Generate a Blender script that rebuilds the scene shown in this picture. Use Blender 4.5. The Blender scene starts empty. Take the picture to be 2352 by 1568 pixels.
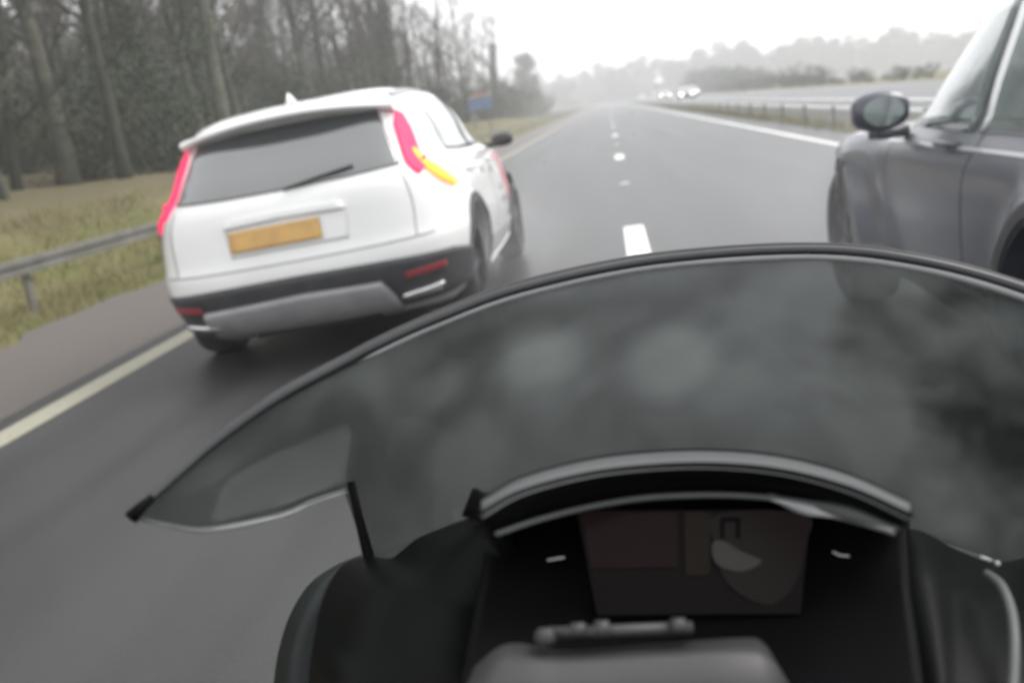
import bpy, bmesh, math, random
import numpy as np
from mathutils import Vector, Matrix
rng = random.Random(7)
R = math.radians
sc = bpy.context.scene
C = sc.collection

# ------------------------------------------------------------------ camera, world, sun, exposure
FPX = 2232.0                                     # focal length for a picture 2352 wide
YAW, PITCH, ROLL, CAMH = 0.1291, 0.2276, 0.1442, 1.2804
def cam_axes():
    cy, sy, cp, sp = math.cos(YAW), math.sin(YAW), math.cos(PITCH), math.sin(PITCH)
    f = Vector((-sy*cp, cy*cp, -sp)); r = Vector((cy, sy, 0)); u = r.cross(f)
    cr, sr = math.cos(ROLL), math.sin(ROLL)
    return cr*r - sr*u, sr*r + cr*u, f
AR, AU, AF = cam_axes()
CAMP = Vector((0, 0, CAMH))
cd = bpy.data.cameras.new('camera'); cam = bpy.data.objects.new('camera', cd); C.objects.link(cam)
cd.sensor_width = 36; cd.lens = 36*FPX/2352; cd.clip_start = 0.02; cd.clip_end = 6000
cam.matrix_world = Matrix.Translation(CAMP) @ Matrix((AR, AU, -AF)).transposed().to_4x4()
cd.dof.use_dof = True; cd.dof.focus_distance = 0.8; cd.dof.aperture_fstop = 6.5
sc.camera = cam

SUN_EL = R(50)                                   # soft overcast sun, high on the right and a little ahead
w = bpy.data.worlds.new('World'); sc.world = w; w.use_nodes = True
nt = w.node_tree; nt.nodes.clear()
sky = nt.nodes.new('ShaderNodeTexSky'); sky.sky_type = 'NISHITA'; sky.sun_disc = False
sky.sun_elevation = SUN_EL; sky.sun_rotation = R(70); sky.dust_density = 4; sky.ozone_density = 0.6
hs = nt.nodes.new('ShaderNodeHueSaturation'); hs.inputs['Saturation'].default_value = 0.10
hs.inputs['Value'].default_value = 1.0
mx = nt.nodes.new('ShaderNodeMix'); mx.data_type = 'RGBA'; mx.inputs[0].default_value = 0.62
mx.inputs[7].default_value = (10.9, 11.0, 11.2, 1)        # the cloud sheet over the blue
bg = nt.nodes.new('ShaderNodeBackground'); bg.inputs[1].default_value = 0.10
wo = nt.nodes.new('ShaderNodeOutputWorld')
nt.links.new(sky.outputs[0], hs.inputs['Color']); nt.links.new(hs.outputs[0], mx.inputs[6])
nt.links.new(mx.outputs[2], bg.inputs[0]); nt.links.new(bg.outputs[0], wo.inputs[0])
sl = bpy.data.lights.new('sun', 'SUN'); sl.energy = 0.9; sl.angle = R(25); sl.color = (1, .97, .93)
so = bpy.data.objects.new('sun', sl); C.objects.link(so)
so.rotation_euler = (R(90)-SUN_EL, 0, R(110)); so.location = (20, 10, 40)
sc.view_settings.view_transform = 'Standard'; sc.view_settings.look = 'None'
sc.view_settings.exposure = 0.98; sc.view_settings.gamma = 1
sc.cycles.max_bounces = 8; sc.cycles.transparent_max_bounces = 24; sc.cycles.volume_bounces = 3
sc.cycles.use_denoising = True

# ------------------------------------------------------------------ helpers
def cp(px, py, d):
    """point d metres in front of the lens plane (2352 wide frame)"""
    return CAMP + d*(AF + AR*((px-1176)/FPX) + AU*((784-py)/FPX))
def tag(o, label=None, cat=None, group=None, kind=None):
    for k, v in (('label', label), ('category', cat), ('group', group), ('kind', kind)):
        if v: o[k] = v
    return o
def empty(name, loc=(0, 0, 0), rot=(0, 0, 0)):
    o = bpy.data.objects.new(name, None); C.objects.link(o); o.location = loc; o.rotation_euler = rot
    o.empty_display_size = .2
    return o
def mk(name, V, F, m, parent=None, smooth=True, solid=0, off=-1, bevel=0, sub=0, auto=None, wl=False):
    me = bpy.data.meshes.new(name)
    if wl and parent is not None:
        inv = parent.matrix_basis.inverted(); V = [inv @ Vector(v) for v in V]
    me.from_pydata([tuple(v) for v in V], [], [tuple(f) for f in F])
    me.materials.append(m)
    if smooth: me.shade_smooth() if hasattr(me, 'shade_smooth') else None
    o = bpy.data.objects.new(name, me); C.objects.link(o); o.parent = parent
    if bevel:
        b = o.modifiers.new('b', 'BEVEL'); b.width = bevel; b.segments = 2; b.limit_method = 'ANGLE'; b.angle_limit = R(40)
    if sub:
        s = o.modifiers.new('s', 'SUBSURF'); s.levels = sub; s.render_levels = sub
    if solid:
        s = o.modifiers.new('t', 'SOLIDIFY'); s.thickness = solid; s.offset = off
    if auto:
        es = o.modifiers.new('e', 'EDGE_SPLIT'); es.split_angle = R(auto)
    return o
class MB:
    def __init__(s): s.V = []; s.F = []
    def add(s, V, F):
        b = len(s.V); s.V += [Vector(v) for v in V]; s.F += [tuple(i+b for i in f) for f in F]; return s
    def box(s, c, d, M=None):
        x, y, z = [k/2 for k in d]
        V = [Vector((i*x, j*y, k*z)) for k in (-1, 1) for j in (-1, 1) for i in (-1, 1)]
        if M: V = [M @ v for v in V]
        V = [v+Vector(c) for v in V]
        return s.add(V, [(0, 2, 3, 1), (4, 5, 7, 6), (0, 1, 5, 4), (2, 6, 7, 3), (0, 4, 6, 2), (1, 3, 7, 5)])
    def tube(s, pts, r, n=8, cap=True):
        pts = [Vector(p) for p in pts]; m = len(pts)
        rr = r if isinstance(r, (list, tuple)) else [r]*m
        V = []; F = []; prev = None
        for i, p in enumerate(pts):
            t = (pts[min(i+1, m-1)]-pts[max(i-1, 0)]).normalized()
            a = Vector((0, 0, 1)) if prev is None else prev
            if prev is None and abs(t.z) > .9: a = Vector((1, 0, 0))
            a = (a - t*a.dot(t)).normalized(); prev = a; b = t.cross(a)
            for k in range(n):
                q = 2*math.pi*k/n; V.append(p+rr[i]*(a*math.cos(q)+b*math.sin(q)))
        for i in range(m-1):
            for k in range(n):
                k2 = (k+1) % n; F.append((i*n+k, i*n+k2, (i+1)*n+k2, (i+1)*n+k))
        if cap: F.append(tuple(range(n))[::-1]); F.append(tuple((m-1)*n+k for k in range(n)))
        return s.add(V, F)
    def lathe(s, prof, n=40, axis='X', c=(0, 0, 0), close=True):
        """profile of (axial, radius)"""
        V = []; F = []; m = len(prof)
        for k in range(n):
            q = 2*math.pi*k/n
            for a, r in prof:
                if axis == 'X': V.append(Vector((a, r*math.cos(q), r*math.sin(q)))+Vector(c))
                else: V.append(Vector((r*math.cos(q), r*math.sin(q), a))+Vector(c))
        for k in range(n):
            k2 = (k+1) % n
            for i in range(m if close else m-1):
                j = (i+1) % m; F.append((k*m+i, k*m+j, k2*m+j, k2*m+i))
        return s.add(V, F)
    def mk(s, name, m, parent=None, **k): return mk(name, s.V, s.F, m, parent, **k)
def cr(pts, n=8):
    """Catmull-Rom through points"""
    P = [Vector(p) for p in pts]; P = [2*P[0]-P[1]]+P+[2*P[-1]-P[-2]]; out = []
    for i in range(1, len(P)-2):
        for k in range(n):
            t = k/n; a, b, c, d = P[i-1:i+3]
            out.append(.5*((2*b)+(c-a)*t+(2*a-5*b+4*c-d)*t*t+(3*b-a-3*c+d)*t**3))
    out.append(P[-2]); return out
def loft(rows, closed=False):
    n = len(rows[0]); V = [p for r in rows for p in r]; F = []
    for i in range(len(rows)-1):
        for j in range(n if closed else n-1):
            k = (j+1) % n; F.append((i*n+j, i*n+k, (i+1)*n+k, (i+1)*n+j))
    return V, F
def pchip(x, y, q):
    x = np.array(x, float); y = np.array(y, float); h = np.diff(x); d = np.diff(y)/h
    m = np.zeros(len(x)); m[0] = d[0]; m[-1] = d[-1]
    for i in range(1, len(x)-1):
        if d[i-1]*d[i] > 0:
            a, b = 2*h[i]+h[i-1], h[i]+2*h[i-1]; m[i] = (a+b)/(a/d[i-1]+b/d[i])
    q = min(max(q, x[0]), x[-1]); i = min(int(np.searchsorted(x, q, 'right'))-1, len(x)-2)
    t = (q-x[i])/h[i]
    return ((2*t**3-3*t*t+1)*y[i]+(t**3-2*t*t+t)*h[i]*m[i]+(-2*t**3+3*t*t)*y[i+1]+(t**3-t*t)*h[i]*m[i+1])

# ------------------------------------------------------------------ materials
def mat(name, col, rough=.5, metal=0, coat=0, coat_r=.05, noise=None, bump=0, bscale=60, emit=None, es=0, spec=.5, col2=None, dirt=0, detail=6):
    m = bpy.data.materials.new(name); m.use_nodes = True; n = m.node_tree.nodes; l = m.node_tree.links
    p = n['Principled BSDF']; p.inputs['Base Color'].default_value = (*col, 1)
    p.inputs['Roughness'].default_value = rough; p.inputs['Metallic'].default_value = metal
    p.inputs['Coat Weight'].default_value = coat; p.inputs['Coat Roughness'].default_value = coat_r
    p.inputs['Specular IOR Level'].default_value = spec
    tc = n.new('ShaderNodeTexCoord')
    if noise or dirt:
        t = n.new('ShaderNodeTexNoise'); t.inputs['Scale'].default_value = noise or 3; t.inputs['Detail'].default_value = detail
        l.new(tc.outputs['Object'], t.inputs['Vector'])
        cr_ = n.new('ShaderNodeValToRGB'); cr_.color_ramp.elements[0].position = .32; cr_.color_ramp.elements[1].position = .68
        c2 = col2 or tuple(c*.6 for c in col)
        cr_.color_ramp.elements[0].color = (*c2, 1); cr_.color_ramp.elements[1].color = (*col, 1)
        l.new(t.outputs[0], cr_.inputs[0]); l.new(cr_.outputs[0], p.inputs['Base Color'])
        mr = n.new('ShaderNodeMapRange'); mr.inputs[3].default_value = max(0, rough-.08); mr.inputs[4].default_value = min(1, rough+.12)
        l.new(t.outputs[0], mr.inputs[0]); l.new(mr.outputs[0], p.inputs['Roughness'])
    if bump:
        t2 = n.new('ShaderNodeTexNoise'); t2.inputs['Scale'].default_value = bscale; t2.inputs['Detail'].default_value = 4
        l.new(tc.outputs['Object'], t2.inputs['Vector'])
        b = n.new('ShaderNodeBump'); b.inputs['Strength'].default_value = bump; b.inputs['Distance'].default_value = .01
        l.new(t2.outputs[0], b.inputs['Height']); l.new(b.outputs[0], p.inputs['Normal'])
    if emit:
        p.inputs['Emission Color'].default_value = (*emit, 1); p.inputs['Emission Strength'].default_value = es
    return m
M = {}
M['white'] = mat('white_paint', (.78, .78, .775), .4, coat=.9, coat_r=.07, noise=1.6, col2=(.70, .70, .69))
M['blue'] = mat('dark_blue_paint', (.030, .035, .056), .4, coat=.8, coat_r=.2, noise=3, col2=(.022, .027, .044))
M['silver'] = mat('silver_paint', (.45, .46, .47), .35, metal=.3, coat=1, noise=3)
M['clad'] = mat('dark_plastic', (.055, .056, .06), .55, noise=9, col2=(.035, .036, .038))
M['clad2'] = mat('grey_plastic', (.36, .36, .37), .42, noise=6, col2=(.28, .28, .29))
M['chrome'] = mat('bright_trim', (.72, .72, .73), .18, metal=.9)
M['tyre'] = mat('tyre_rubber', (.022, .022, .023), .8, bump=.3, bscale=40, noise=8, col2=(.035, .034, .033))
M['rim'] = mat('alloy', (.09, .09, .10), .35, metal=.6, noise=5)
M['well'] = mat('wheel_well', (.012, .012, .012), .9)
def glass(name, col, r=.05):
    return mat(name, col, r, spec=.9, coat=1, coat_r=.03, noise=2, col2=tuple(c*.8 for c in col))
M['glass2'] = glass('pale_reflecting_glass', (.15, .20, .20)); M['glass2'].node_tree.nodes['Principled BSDF'].inputs['IOR'].default_value = 2.0
M['glass'] = glass('tinted_glass', (.045, .052, .055)); M['glass'].node_tree.nodes['Principled BSDF'].inputs['IOR'].default_value = 1.8
M['red'] = mat('red_lamp', (.70, .03, .09), .5, spec=.2, emit=(1, .05, .16), es=.42)
M['amber'] = mat('amber_lamp', (.9, .42, .04), .5, spec=.2, emit=(1, .55, .08), es=.55)
M['reflector'] = mat('red_reflector', (.32, .04, .05), .45)
M['decal'] = mat('red_decal', (.62, .10, .13), .4, noise=9, col2=(.66, .2, .22))
M['mark'] = mat('dark_decal', (.12, .12, .13), .5)
M['plate'] = mat('yellow_plate', (.66, .40, .13), .45, noise=9, col2=(.52, .31, .11))
M['plate_txt'] = mat('plate_characters', (.53, .335, .125), .6)
M['seam'] = mat('seam', (.30, .30, .30), .8)
M['seam_dark'] = mat('dark_seam', (.01, .01, .012), .8)
M['headlamp'] = mat('lit_headlamp', (.9, .9, .9), .2, emit=(1, .98, .92), es=7)

def ground_mat(name, c1, c2, scale, rough, bump, coat=0, coat_r=.3, streak=None, c3=None, mscale=.3):
    m = bpy.data.materials.new(name); m.use_nodes = True; n = m.node_tree.nodes; l = m.node_tree.links
    p = n['Principled BSDF']; tc = n.new('ShaderNodeTexCoord'); p.inputs['Specular IOR Level'].default_value = .3
    t = n.new('ShaderNodeTexNoise'); t.inputs['Scale'].default_value = scale; t.inputs['Detail'].default_value = 8; t.inputs['Roughness'].default_value = .65
    l.new(tc.outputs['Object'], t.inputs[0])
    r = n.new('ShaderNodeValToRGB'); e = r.color_ramp.elements
    e[0].position = .3; e[1].position = .7; e[0].color = (*c1, 1); e[1].color = (*c2, 1)
    l.new(t.outputs[0], r.inputs[0])
    mp = n.new('ShaderNodeMapping'); l.new(tc.outputs['Object'], mp.inputs[0])
    if streak: mp.inputs['Scale'].default_value = streak
    t2 = n.new('ShaderNodeTexNoise'); t2.inputs['Scale'].default_value = mscale; t2.inputs['Detail'].default_value = 5
    l.new(mp.outputs[0], t2.inputs[0])
    r2 = n.new('ShaderNodeValToRGB'); r2.color_ramp.elements[0].position = .38; r2.color_ramp.elements[1].position = .62
    l.new(t2.outputs[0], r2.inputs[0])
    mxx = n.new('ShaderNodeMix'); mxx.data_type = 'RGBA'; l.new(r2.outputs[0], mxx.inputs[0])
    l.new(r.outputs[0], mxx.inputs[6])
    mul = n.new('ShaderNodeMix'); mul.data_type = 'RGBA'; mul.blend_type = 'MIX'; mul.inputs[0].default_value = .6
    l.new(r.outputs[0], mul.inputs[6]); mul.inputs[7].default_value = (*(c3 or c2), 1)
    l.new(mul.outputs[2], mxx.inputs[7]); l.new(mxx.outputs[2], p.inputs['Base Color'])
    mr = n.new('ShaderNodeMapRange'); mr.inputs[3].default_value = rough-.1; mr.inputs[4].default_value = rough+.1
    l.new(t2.outputs[0], mr.inputs[0]); l.new(mr.outputs[0], p.inputs['Roughness'])
    p.inputs['Coat Weight'].default_value = coat
    mr2 = n.new('ShaderNodeMapRange'); mr2.inputs[3].default_value = coat_r-.08; mr2.inputs[4].default_value = coat_r+.08
    l.new(t2.outputs[0], mr2.inputs[0]); l.new(mr2.outputs[0], p.inputs['Coat Roughness'])
    t3 = n.new('ShaderNodeTexNoise'); t3.inputs['Scale'].default_value = scale*2; t3.inputs['Detail'].default_value = 3
    l.new(tc.outputs['Object'], t3.inputs[0])
    b = n.new('ShaderNodeBump'); b.inputs['Strength'].default_value = bump; b.inputs['Distance'].default_value = .02
    l.new(t3.outputs[0], b.inputs['Height']); l.new(b.outputs[0], p.inputs['Normal'])
    return m
M['road'] = ground_mat('wet_asphalt', (.015, .0155, .016), (.030, .030, .030), 55, .55, .25, coat=.42, coat_r=.30, streak=(1.6, .05, 1), c3=(.052, .052, .052), mscale=.9)
M['shoulder'] = ground_mat('shoulder_asphalt', (.070, .056, .051), (.12, .100, .092), 45, .65, .3, coat=.4, coat_r=.45, streak=(1.5, .1, 1), c3=(.125, .108, .10))
M['grass'] = ground_mat('verge_ground', (.075, .085, .022), (.15, .145, .05), 6, .9, .6, c3=(.17, .135, .07), mscale=.5)
M['litter'] = ground_mat('leaf_litter', (.075, .060, .035), (.17, .13, .08), 8, .95, .7, c3=(.11, .115, .04), mscale=.25)
M['paint'] = ground_mat('road_paint', (.72, .72, .72), (.82, .82, .82), 30, .6, .2, c3=(.66, .66, .64))
M['paint_y'] = ground_mat('worn_cream_paint', (.26, .25, .20), (.36, .345, .27), 30, .6, .2, c3=(.31, .29, .22))
M['galv'] = mat('galvanised_steel', (.19, .185, .165), .55, metal=.2, noise=4, col2=(.12, .118, .10))
M['galv_bright'] = mat('bright_galvanised_steel', (.90, .90, .90), .35, coat=.5, noise=4, col2=(.84, .84, .84))
M['bark'] = mat('bark', (.055, .052, .038), .9, noise=3, col2=(.024, .032, .020), bump=.6, bscale=12)
M['bark_l'] = mat('pale_bark', (.13, .125, .10), .85, noise=2.5, col2=(.05, .06, .04), bump=.5, bscale=10)
M['twig'] = mat('twigs', (.085, .070, .055), .9, noise=2, col2=(.055, .05, .04))
M['ivy'] = mat('ivy_leaves', (.045, .072, .026), .8, noise=1.0, col2=(.022, .036, .015))
M['bush'] = mat('bush_leaves', (.060, .066, .034), .85, noise=.7, col2=(.035, .040, .022))
M['grassblade'] = mat('grass_blades', (.17, .18, .055), .7, noise=.8, col2=(.20, .16, .08))
M['field'] = ground_mat('far_ground', (.06, .058, .035), (.10, .09, .06), .05, .95, .2, c3=(.10, .09, .05), mscale=.02)

# ------------------------------------------------------------------ terrain and road
XL, XM = -3.363, .111
XR = XM+3.65
GE = -5.35                                        # grass edge
def height(x, y):
    if x < -6.6:
        t = -6.6-x; h = min(t*.36, .95)+min(max(t-2.6, 0)*.09, 2.2)
        return -.03 + h*(1 if y < 90 else max(.25, 1-(y-90)/90))
    if x > 16.5:
        t = x-16.5; return -.03 - min(t*.045, 9)-(2.5*max(0, min(1, (t-60)/400)))
    return -.03
xs_ = [-1380, -1000, -500, -250, -120, -60, -40, -30, -24, -19, -15, -12, -10.5, -9.6, -9.1, -8.4, -7.6, -7, -6.6, -6, -4.5, 0, 5, 10, 16.5, 18, 22, 30, 45, 70, 120, 200, 350, 600, 1000, 1380]
ys_ = [-290, -200, -60, -30, -15, -8]+[i*2 for i in range(-2, 30)]+[60, 70, 80, 90, 105, 120, 140, 160, 200, 260, 340, 450, 600, 900, 1200, 1580]
V = [(x, y, height(x, y)+(0 if -6.7 < x < 17 else .07*math.sin(x*1.7+y*.9)+.05*math.sin(y*2.1-x))) for y in ys_ for x in xs_]
nx = len(xs_)
F = [(j*nx+i, j*nx+i+1, (j+1)*nx+i+1, (j+1)*nx+i) for j in range(len(ys_)-1) for i in range(nx-1)]
ter = mk('ground', V, F, M['field']); ter.data.materials.append(M['grass']); ter.data.materials.append(M['litter'])
for p in ter.data.polygons:
    c = p.center
    p.material_index = 0 if (c.y > 120 or c.x > 40 or c.x < -60) else (2 if c.x < -8.1 else 1)
tag(ter, kind='structure')
def strip(name, x0, x1, z, m, y0=-60, y1=900, n=60, curb=0):
    V = []; F = []
    for i in range(n+1):
        y = y0+(y1-y0)*(i/n)**2 if y0 < 0 else y0+(y1-y0)*i/n
        V += [(x0, y, z), (x1, y, z)]
    F = [(2*i, 2*i+1, 2*i+3, 2*i+2) for i in range(n)]
    return mk(name, V, F, m, smooth=False)
tag(strip('road', XL-.28, XR+.75, 0, M['road']), kind='structure')
# hard shoulder with a ragged grass edge
V = []; F = []
ny = 400
for i in range(ny+1):
    y = -20+220*(i/ny)
    e = GE+.10*math.sin(y*1.9)+.07*math.sin(y*4.3+1)+.05*rng.uniform(-1, 1)
    V += [(e, y, -.004), (XL-.29, y, -.004)]
F = [(2*i, 2*i+1, 2*i+3, 2*i+2) for i in range(ny)]
tag(mk('hard_shoulder', V, F, M['shoulder'], smooth=False), kind='structure')
tag(strip('opposite_road', 6.9, 15.8, -.004, M['road']), kind='structure')
tag(strip('central_reservation', XR+.76, 6.89, -.012, ground_mat('reservation_ground', (.05, .05, .047), (.09, .088, .08), 20, .85, .5, c3=(.09, .095, .06), mscale=.6)), kind='structure')
def line(name, x, wd, y0, y1, m, z=.004):
    n = max(1, int((y1-y0)/8)); V = []; F = []
    for i in range(n+1):
        y = y0+(y1-y0)*i/n; V += [(x-wd/2, y, z), (x+wd/2, y, z)]
    F = [(2*i, 2*i+1, 2*i+3, 2*i+2) for i in range(n)]
    o = mk(name, V, F, m, smooth=False); return tag(o, kind='structure')
line('edge_line', XL, .20, -6, 700, M['paint_y'])
line('edge_line', XR, .15, -6, 700, M['paint'])
line('edge_line', 7.4, .15, -6, 700, M['paint'], z=0)
k = 0
for i in range(-1, 22):
    y0 = 8.0+13.5*i
    line('lane_marking', XM, .20, y0, y0+2.0, M['paint'])
def stud(y):
    b = MB()
    b.box((0, 0, .008), (.14, .12, .016)); b.box((0, 0, .020), (.10, .075, .012))
    o = b.mk('road_stud', M['paint'], bevel=.004, smooth=False); o.location = (XM, y, 0); return o
base = None
for i in range(0, 5):
    y = 15.1+13.5*i
    o = stud(y) if base is None else base.copy()
    if base is None: base = o
    else: C.objects.link(o); o.location = (XM, y, 0)
    tag(o, ['white reflective road stud nearest the motorcycle between two lane dashes', 'white road stud beyond the second lane dash, small in the distance', 'tiny far white road stud on the dashed lane line', 'tiny far white road stud on the dashed lane line', 'tiny far white road stud on the dashed lane line'][i], 'road stud', 'road studs along the lane line')
# dirt and grass tussocks along the verge
Vg = []; Fg = []
for i in range(34000):
    y = 2+38*rng.random()**1.6
    x = GE-.0-3.6*rng.random()
    if x > GE-.1 and rng.random() < .5: continue
    hgt = rng.uniform(.03, .11)*(1.6 if math.sin(x*3+y*1.3)*math.sin(y*.8) > .4 else 1); a = rng.uniform(0, 6.28); wd = rng.uniform(.006, .014)
    z = height(x, y); dx, dy = math.cos(a)*wd, math.sin(a)*wd; lx, ly = rng.uniform(-.05, .05), rng.uniform(-.05, .05)
    b = len(Vg); Vg += [(x-dx, y-dy, z-.01), (x+dx, y+dy, z-.01), (x+lx, y+ly, z+hgt)]; Fg.append((b, b+1, b+2))
tag(mk('verge_grass', Vg, Fg, M['grassblade'], smooth=False), 'short yellow green grass on the verge under the guard rail', 'grass', kind='stuff')

# ------------------------------------------------------------------ guard rails
def rail(name, x, zc, hh, y0, y1, m, label, side, step=3.2, depth=.05, tilt=0, post_m=None):
    root = empty(name, (x, 0, 0)); tag(root, label, 'guard rail')
    prof = [(0, -hh), (depth*side, -hh*.9), (depth*side, -hh*.25), (depth*.25*side, 0), (depth*side, hh*.25), (depth*side, hh*.9), (0, hh), (-.006*side, hh), (-.006*side, -hh)]
    rows = []
    y = y0
    while y <= y1:
        rows.append([Vector((a, y, zc+b)) for a, b in prof]); y += 4 if y < 80 else 20
    V, F = loft(rows, True); mk('rail_beam', V, F, m, root, smooth=False)
    n = 0; y = y0+.7; first = None
    while y < y1 and n < 60:
        if first is None:
            b = MB(); b.box((-.06*side, 0, zc*.5-.05), (.05, .10, zc+.22)); b.box((-.025*side, 0, zc), (.05, .06, .10))
            o = b.mk('post', post_m or m, root, smooth=False, bevel=.004); o.location = (0, y, 0); first = o
        else:
            o = first.copy(); C.objects.link(o); o.parent = root; o.location = (0, y, 0)
        y += step if y < 60 else step*3; n += 1
    return root
rail('guard_rail', -6.15, .47, .085, -4, 200, M['galv'], 'dull grey steel guard rail along the grass verge by the wood', 1)
rail('guard_rail', 4.75, .55, .075, -4, 420, M['galv_bright'], 'bright steel guard rail along the central reservation, beyond the dark blue car', -1, post_m=M['galv'])
Vg = []; Fg = []
for i in range(3500):
    y = 6+80*rng.random()**1.5; x = rng.gauss(4.95, .25); hgt = rng.uniform(.05, .16); a = rng.uniform(0, 6.28)
    dx, dy = math.cos(a)*.02, math.sin(a)*.02; b = len(Vg)
    Vg += [(x-dx, y-dy, -.04), (x+dx, y+dy, -.04), (x+rng.uniform(-.06, .06), y+rng.uniform(-.06, .06), hgt)]; Fg.append((b, b+1, b+2))
tag(mk('reservation_grass', Vg, Fg, M['grassblade'], smooth=False), 'rough grass under the rail of the central reservation', 'grass', kind='stuff')

# ------------------------------------------------------------------ car generator
def outward(o):
    bm = bmesh.new(); bm.from_mesh(o.data); bmesh.ops.remove_doubles(bm, verts=bm.verts, dist=1e-5)
    bmesh.ops.recalc_face_normals(bm, faces=bm.faces); bm.to_mesh(o.data); bm.free()
class Shape:
    def __init__(s, T, yc, nr, nf):
        s.z = [t[0] for t in T]; s.yr = [t[1] for t in T]; s.yf = [t[2] for t in T]; s.w = [t[3] for t in T]
        s.yc, s.nr, s.nf = yc, nr, nf; s.fl = []
    def at(s, z):
        return pchip(s.z, s.yr, z), pchip(s.z, s.yf, z), pchip(s.z, s.w, z)
    def flare(s, y, z):
        e = 0
        for (fy, fz, r, a) in s.fl:
            d = math.hypot(y-fy, (z-fz)); e = max(e, a*math.exp(-((d-r)/.10)**2) if d > r else a)
        return e
    def surf(s, x, y, z, off=0):
        yr, yf, w = s.at(z)
        L = (s.yc-yr) if y < s.yc else (yf-s.yc); n = s.nr if y < s.yc else s.nf
        a, b = abs(x)/w, abs(y-s.yc)/L
        k = (a**n+b**n)**(1/n) or 1e-6
        X, Y = x/k, s.yc+(y-s.yc)/k
        gx = math.copysign((abs(X)/w)**(n-1)/w, X); gy = math.copysign((abs(Y-s.yc)/L)**(n-1)/L, Y-s.yc)
        g = math.hypot(gx, gy) or 1; gx /= g; gy /= g
        e = s.flare(Y, z)*abs(gx)
        return Vector((X+gx*(off+e), Y+gy*(off+e), z))
    def body(s, name, m, parent, ncut=132, zmax=None, cuts=()):
        z0, z1 = s.z[0], zmax or s.z[-1]
        zs = sorted(set([z0+(z1-z0)*i/70 for i in range(71)]+[zz for zz in s.z if zz <= z1]))
        rows = []
        for z in zs:
            yr, yf, w = s.at(z); P = []
            for k in range(720):
                q = 2*math.pi*(k+.5)/720; sn, cs = math.sin(q), -math.cos(q)
                n = s.nr if cs < 0 else s.nf; L = (s.yc-yr) if cs < 0 else (yf-s.yc)
                P.append((w*math.copysign(abs(sn)**(2/n), sn), s.yc+L*math.copysign(abs(cs)**(2/n), cs)))
            P = np.array(P+[P[0]]); d = np.r_[0, np.cumsum(np.hypot(*np.diff(P, axis=0).T))]
            q = np.linspace(0, d[-1], ncut, endpoint=False)
            X = np.interp(q, d, P[:, 0]); Y = np.interp(q, d, P[:, 1])
            rows.append([s.surf(x, y, z) for x, y in zip(X, Y)])
        V, F = loft(rows, True); n = ncut
        F.append(tuple(range(n))[::-1]); F.append(tuple((len(rows)-1)*n+i for i in range(n)))
        o = mk(name, V, F, m, parent)
        if cuts:
            ob = []; outward(o)
            for (y, zc, r) in cuts:
                for sd in (-1, 1):
                    b = MB(); xa, xb = (.52, 1.2) if sd > 0 else (-1.2, -.52); nn = 56
                    b.add([(xx, y+r*math.cos(2*math.pi*k/nn), zc+r*math.sin(2*math.pi*k/nn)) for xx in (xa, xb) for k in range(nn)], [(k, (k+1) % nn, nn+(k+1) % nn, nn+k) for k in range(nn)]+[tuple(range(nn))[::-1], tuple(range(nn, 2*nn))])
                    c = b.mk('cutter', m, parent); outward(c); ob.append(c)
                    md = o.modifiers.new('c', 'BOOLEAN'); md.operation = 'DIFFERENCE'; md.object = c; md.solver = 'EXACT'
            bpy.context.view_layer.update()
            dg = bpy.context.evaluated_depsgraph_get()
            me = bpy.data.meshes.new_from_object(o.evaluated_get(dg)); o.modifiers.clear(); o.data = me
            for c in ob: bpy.data.objects.remove(c)
        for p in o.data.polygons: p.use_smooth = True
        es = o.modifiers.new('e', 'EDGE_SPLIT'); es.split_angle = R(38)
        return o
    def patch(s, name, bot, top, m, parent, off=.004, nu=14, nv=8, thick=.006):
        """sheet between two poly-lines, laid onto the surface"""
        def at(pl, u):
            k = u*(len(pl)-1); i = min(int(k), len(pl)-2); t = k-i
            return Vector(pl[i])*(1-t)+Vector(pl[i+1])*t
        rows = [[s.surf(*(at(bot, i/nu)*(1-j/nv)+at(top, i/nu)*(j/nv)), off) for i in range(nu+1)] for j in range(nv+1)]
        V, F = loft(rows)
        # make faces point outwards
        c = Vector((0, s.yc, V[0].z)); i, j, k, l = F[len(F)//2]; nrm = (V[j]-V[i]).cross(V[k]-V[i])
        mid = (V[i]+V[k])/2
        if nrm.dot(mid-Vector((0, s.yc, mid.z))) < 0: F = [f[::-1] for f in F]
        return mk(name, V, F, m, parent, solid=thick)
    def ribbon(s, name, pts, wd, m, parent, off=.006, n=10, thick=.008):
        """band of given width along points laid on the surface"""
        P = cr(pts, n); W_ = wd if isinstance(wd, (list, tuple)) else [wd]*len(pts)
        rows = []
        for i, p in enumerate(P):
            u = i/(len(P)-1)*(len(W_)-1); k = min(int(u), len(W_)-2); ww = W_[k]*(1-(u-k))+W_[k+1]*(u-k)
            a = s.surf(*P[max(i-1, 0)]); b = s.surf(*P[min(i+1, len(P)-1)]); t = (b-a).normalized()
            q = s.surf(*p); nn = (s.surf(*p, off=.05)-q).normalized(); sd = t.cross(nn).normalized()
            rows.append([s.surf(*(q+sd*(ww*v)), off) for v in [(-6+k_)/12 for k_ in range(13)]])
        V, F = loft(rows)
        i, j, k, l = F[len(F)//2]; nrm = (V[j]-V[i]).cross(V[k]-V[i]); mid = (V[i]+V[k])/2
        if nrm.dot(mid-Vector((0, s.yc, mid.z))) < 0: F = [f[::-1] for f in F]
        return mk(name, V, F, m, parent, solid=thick)

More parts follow.
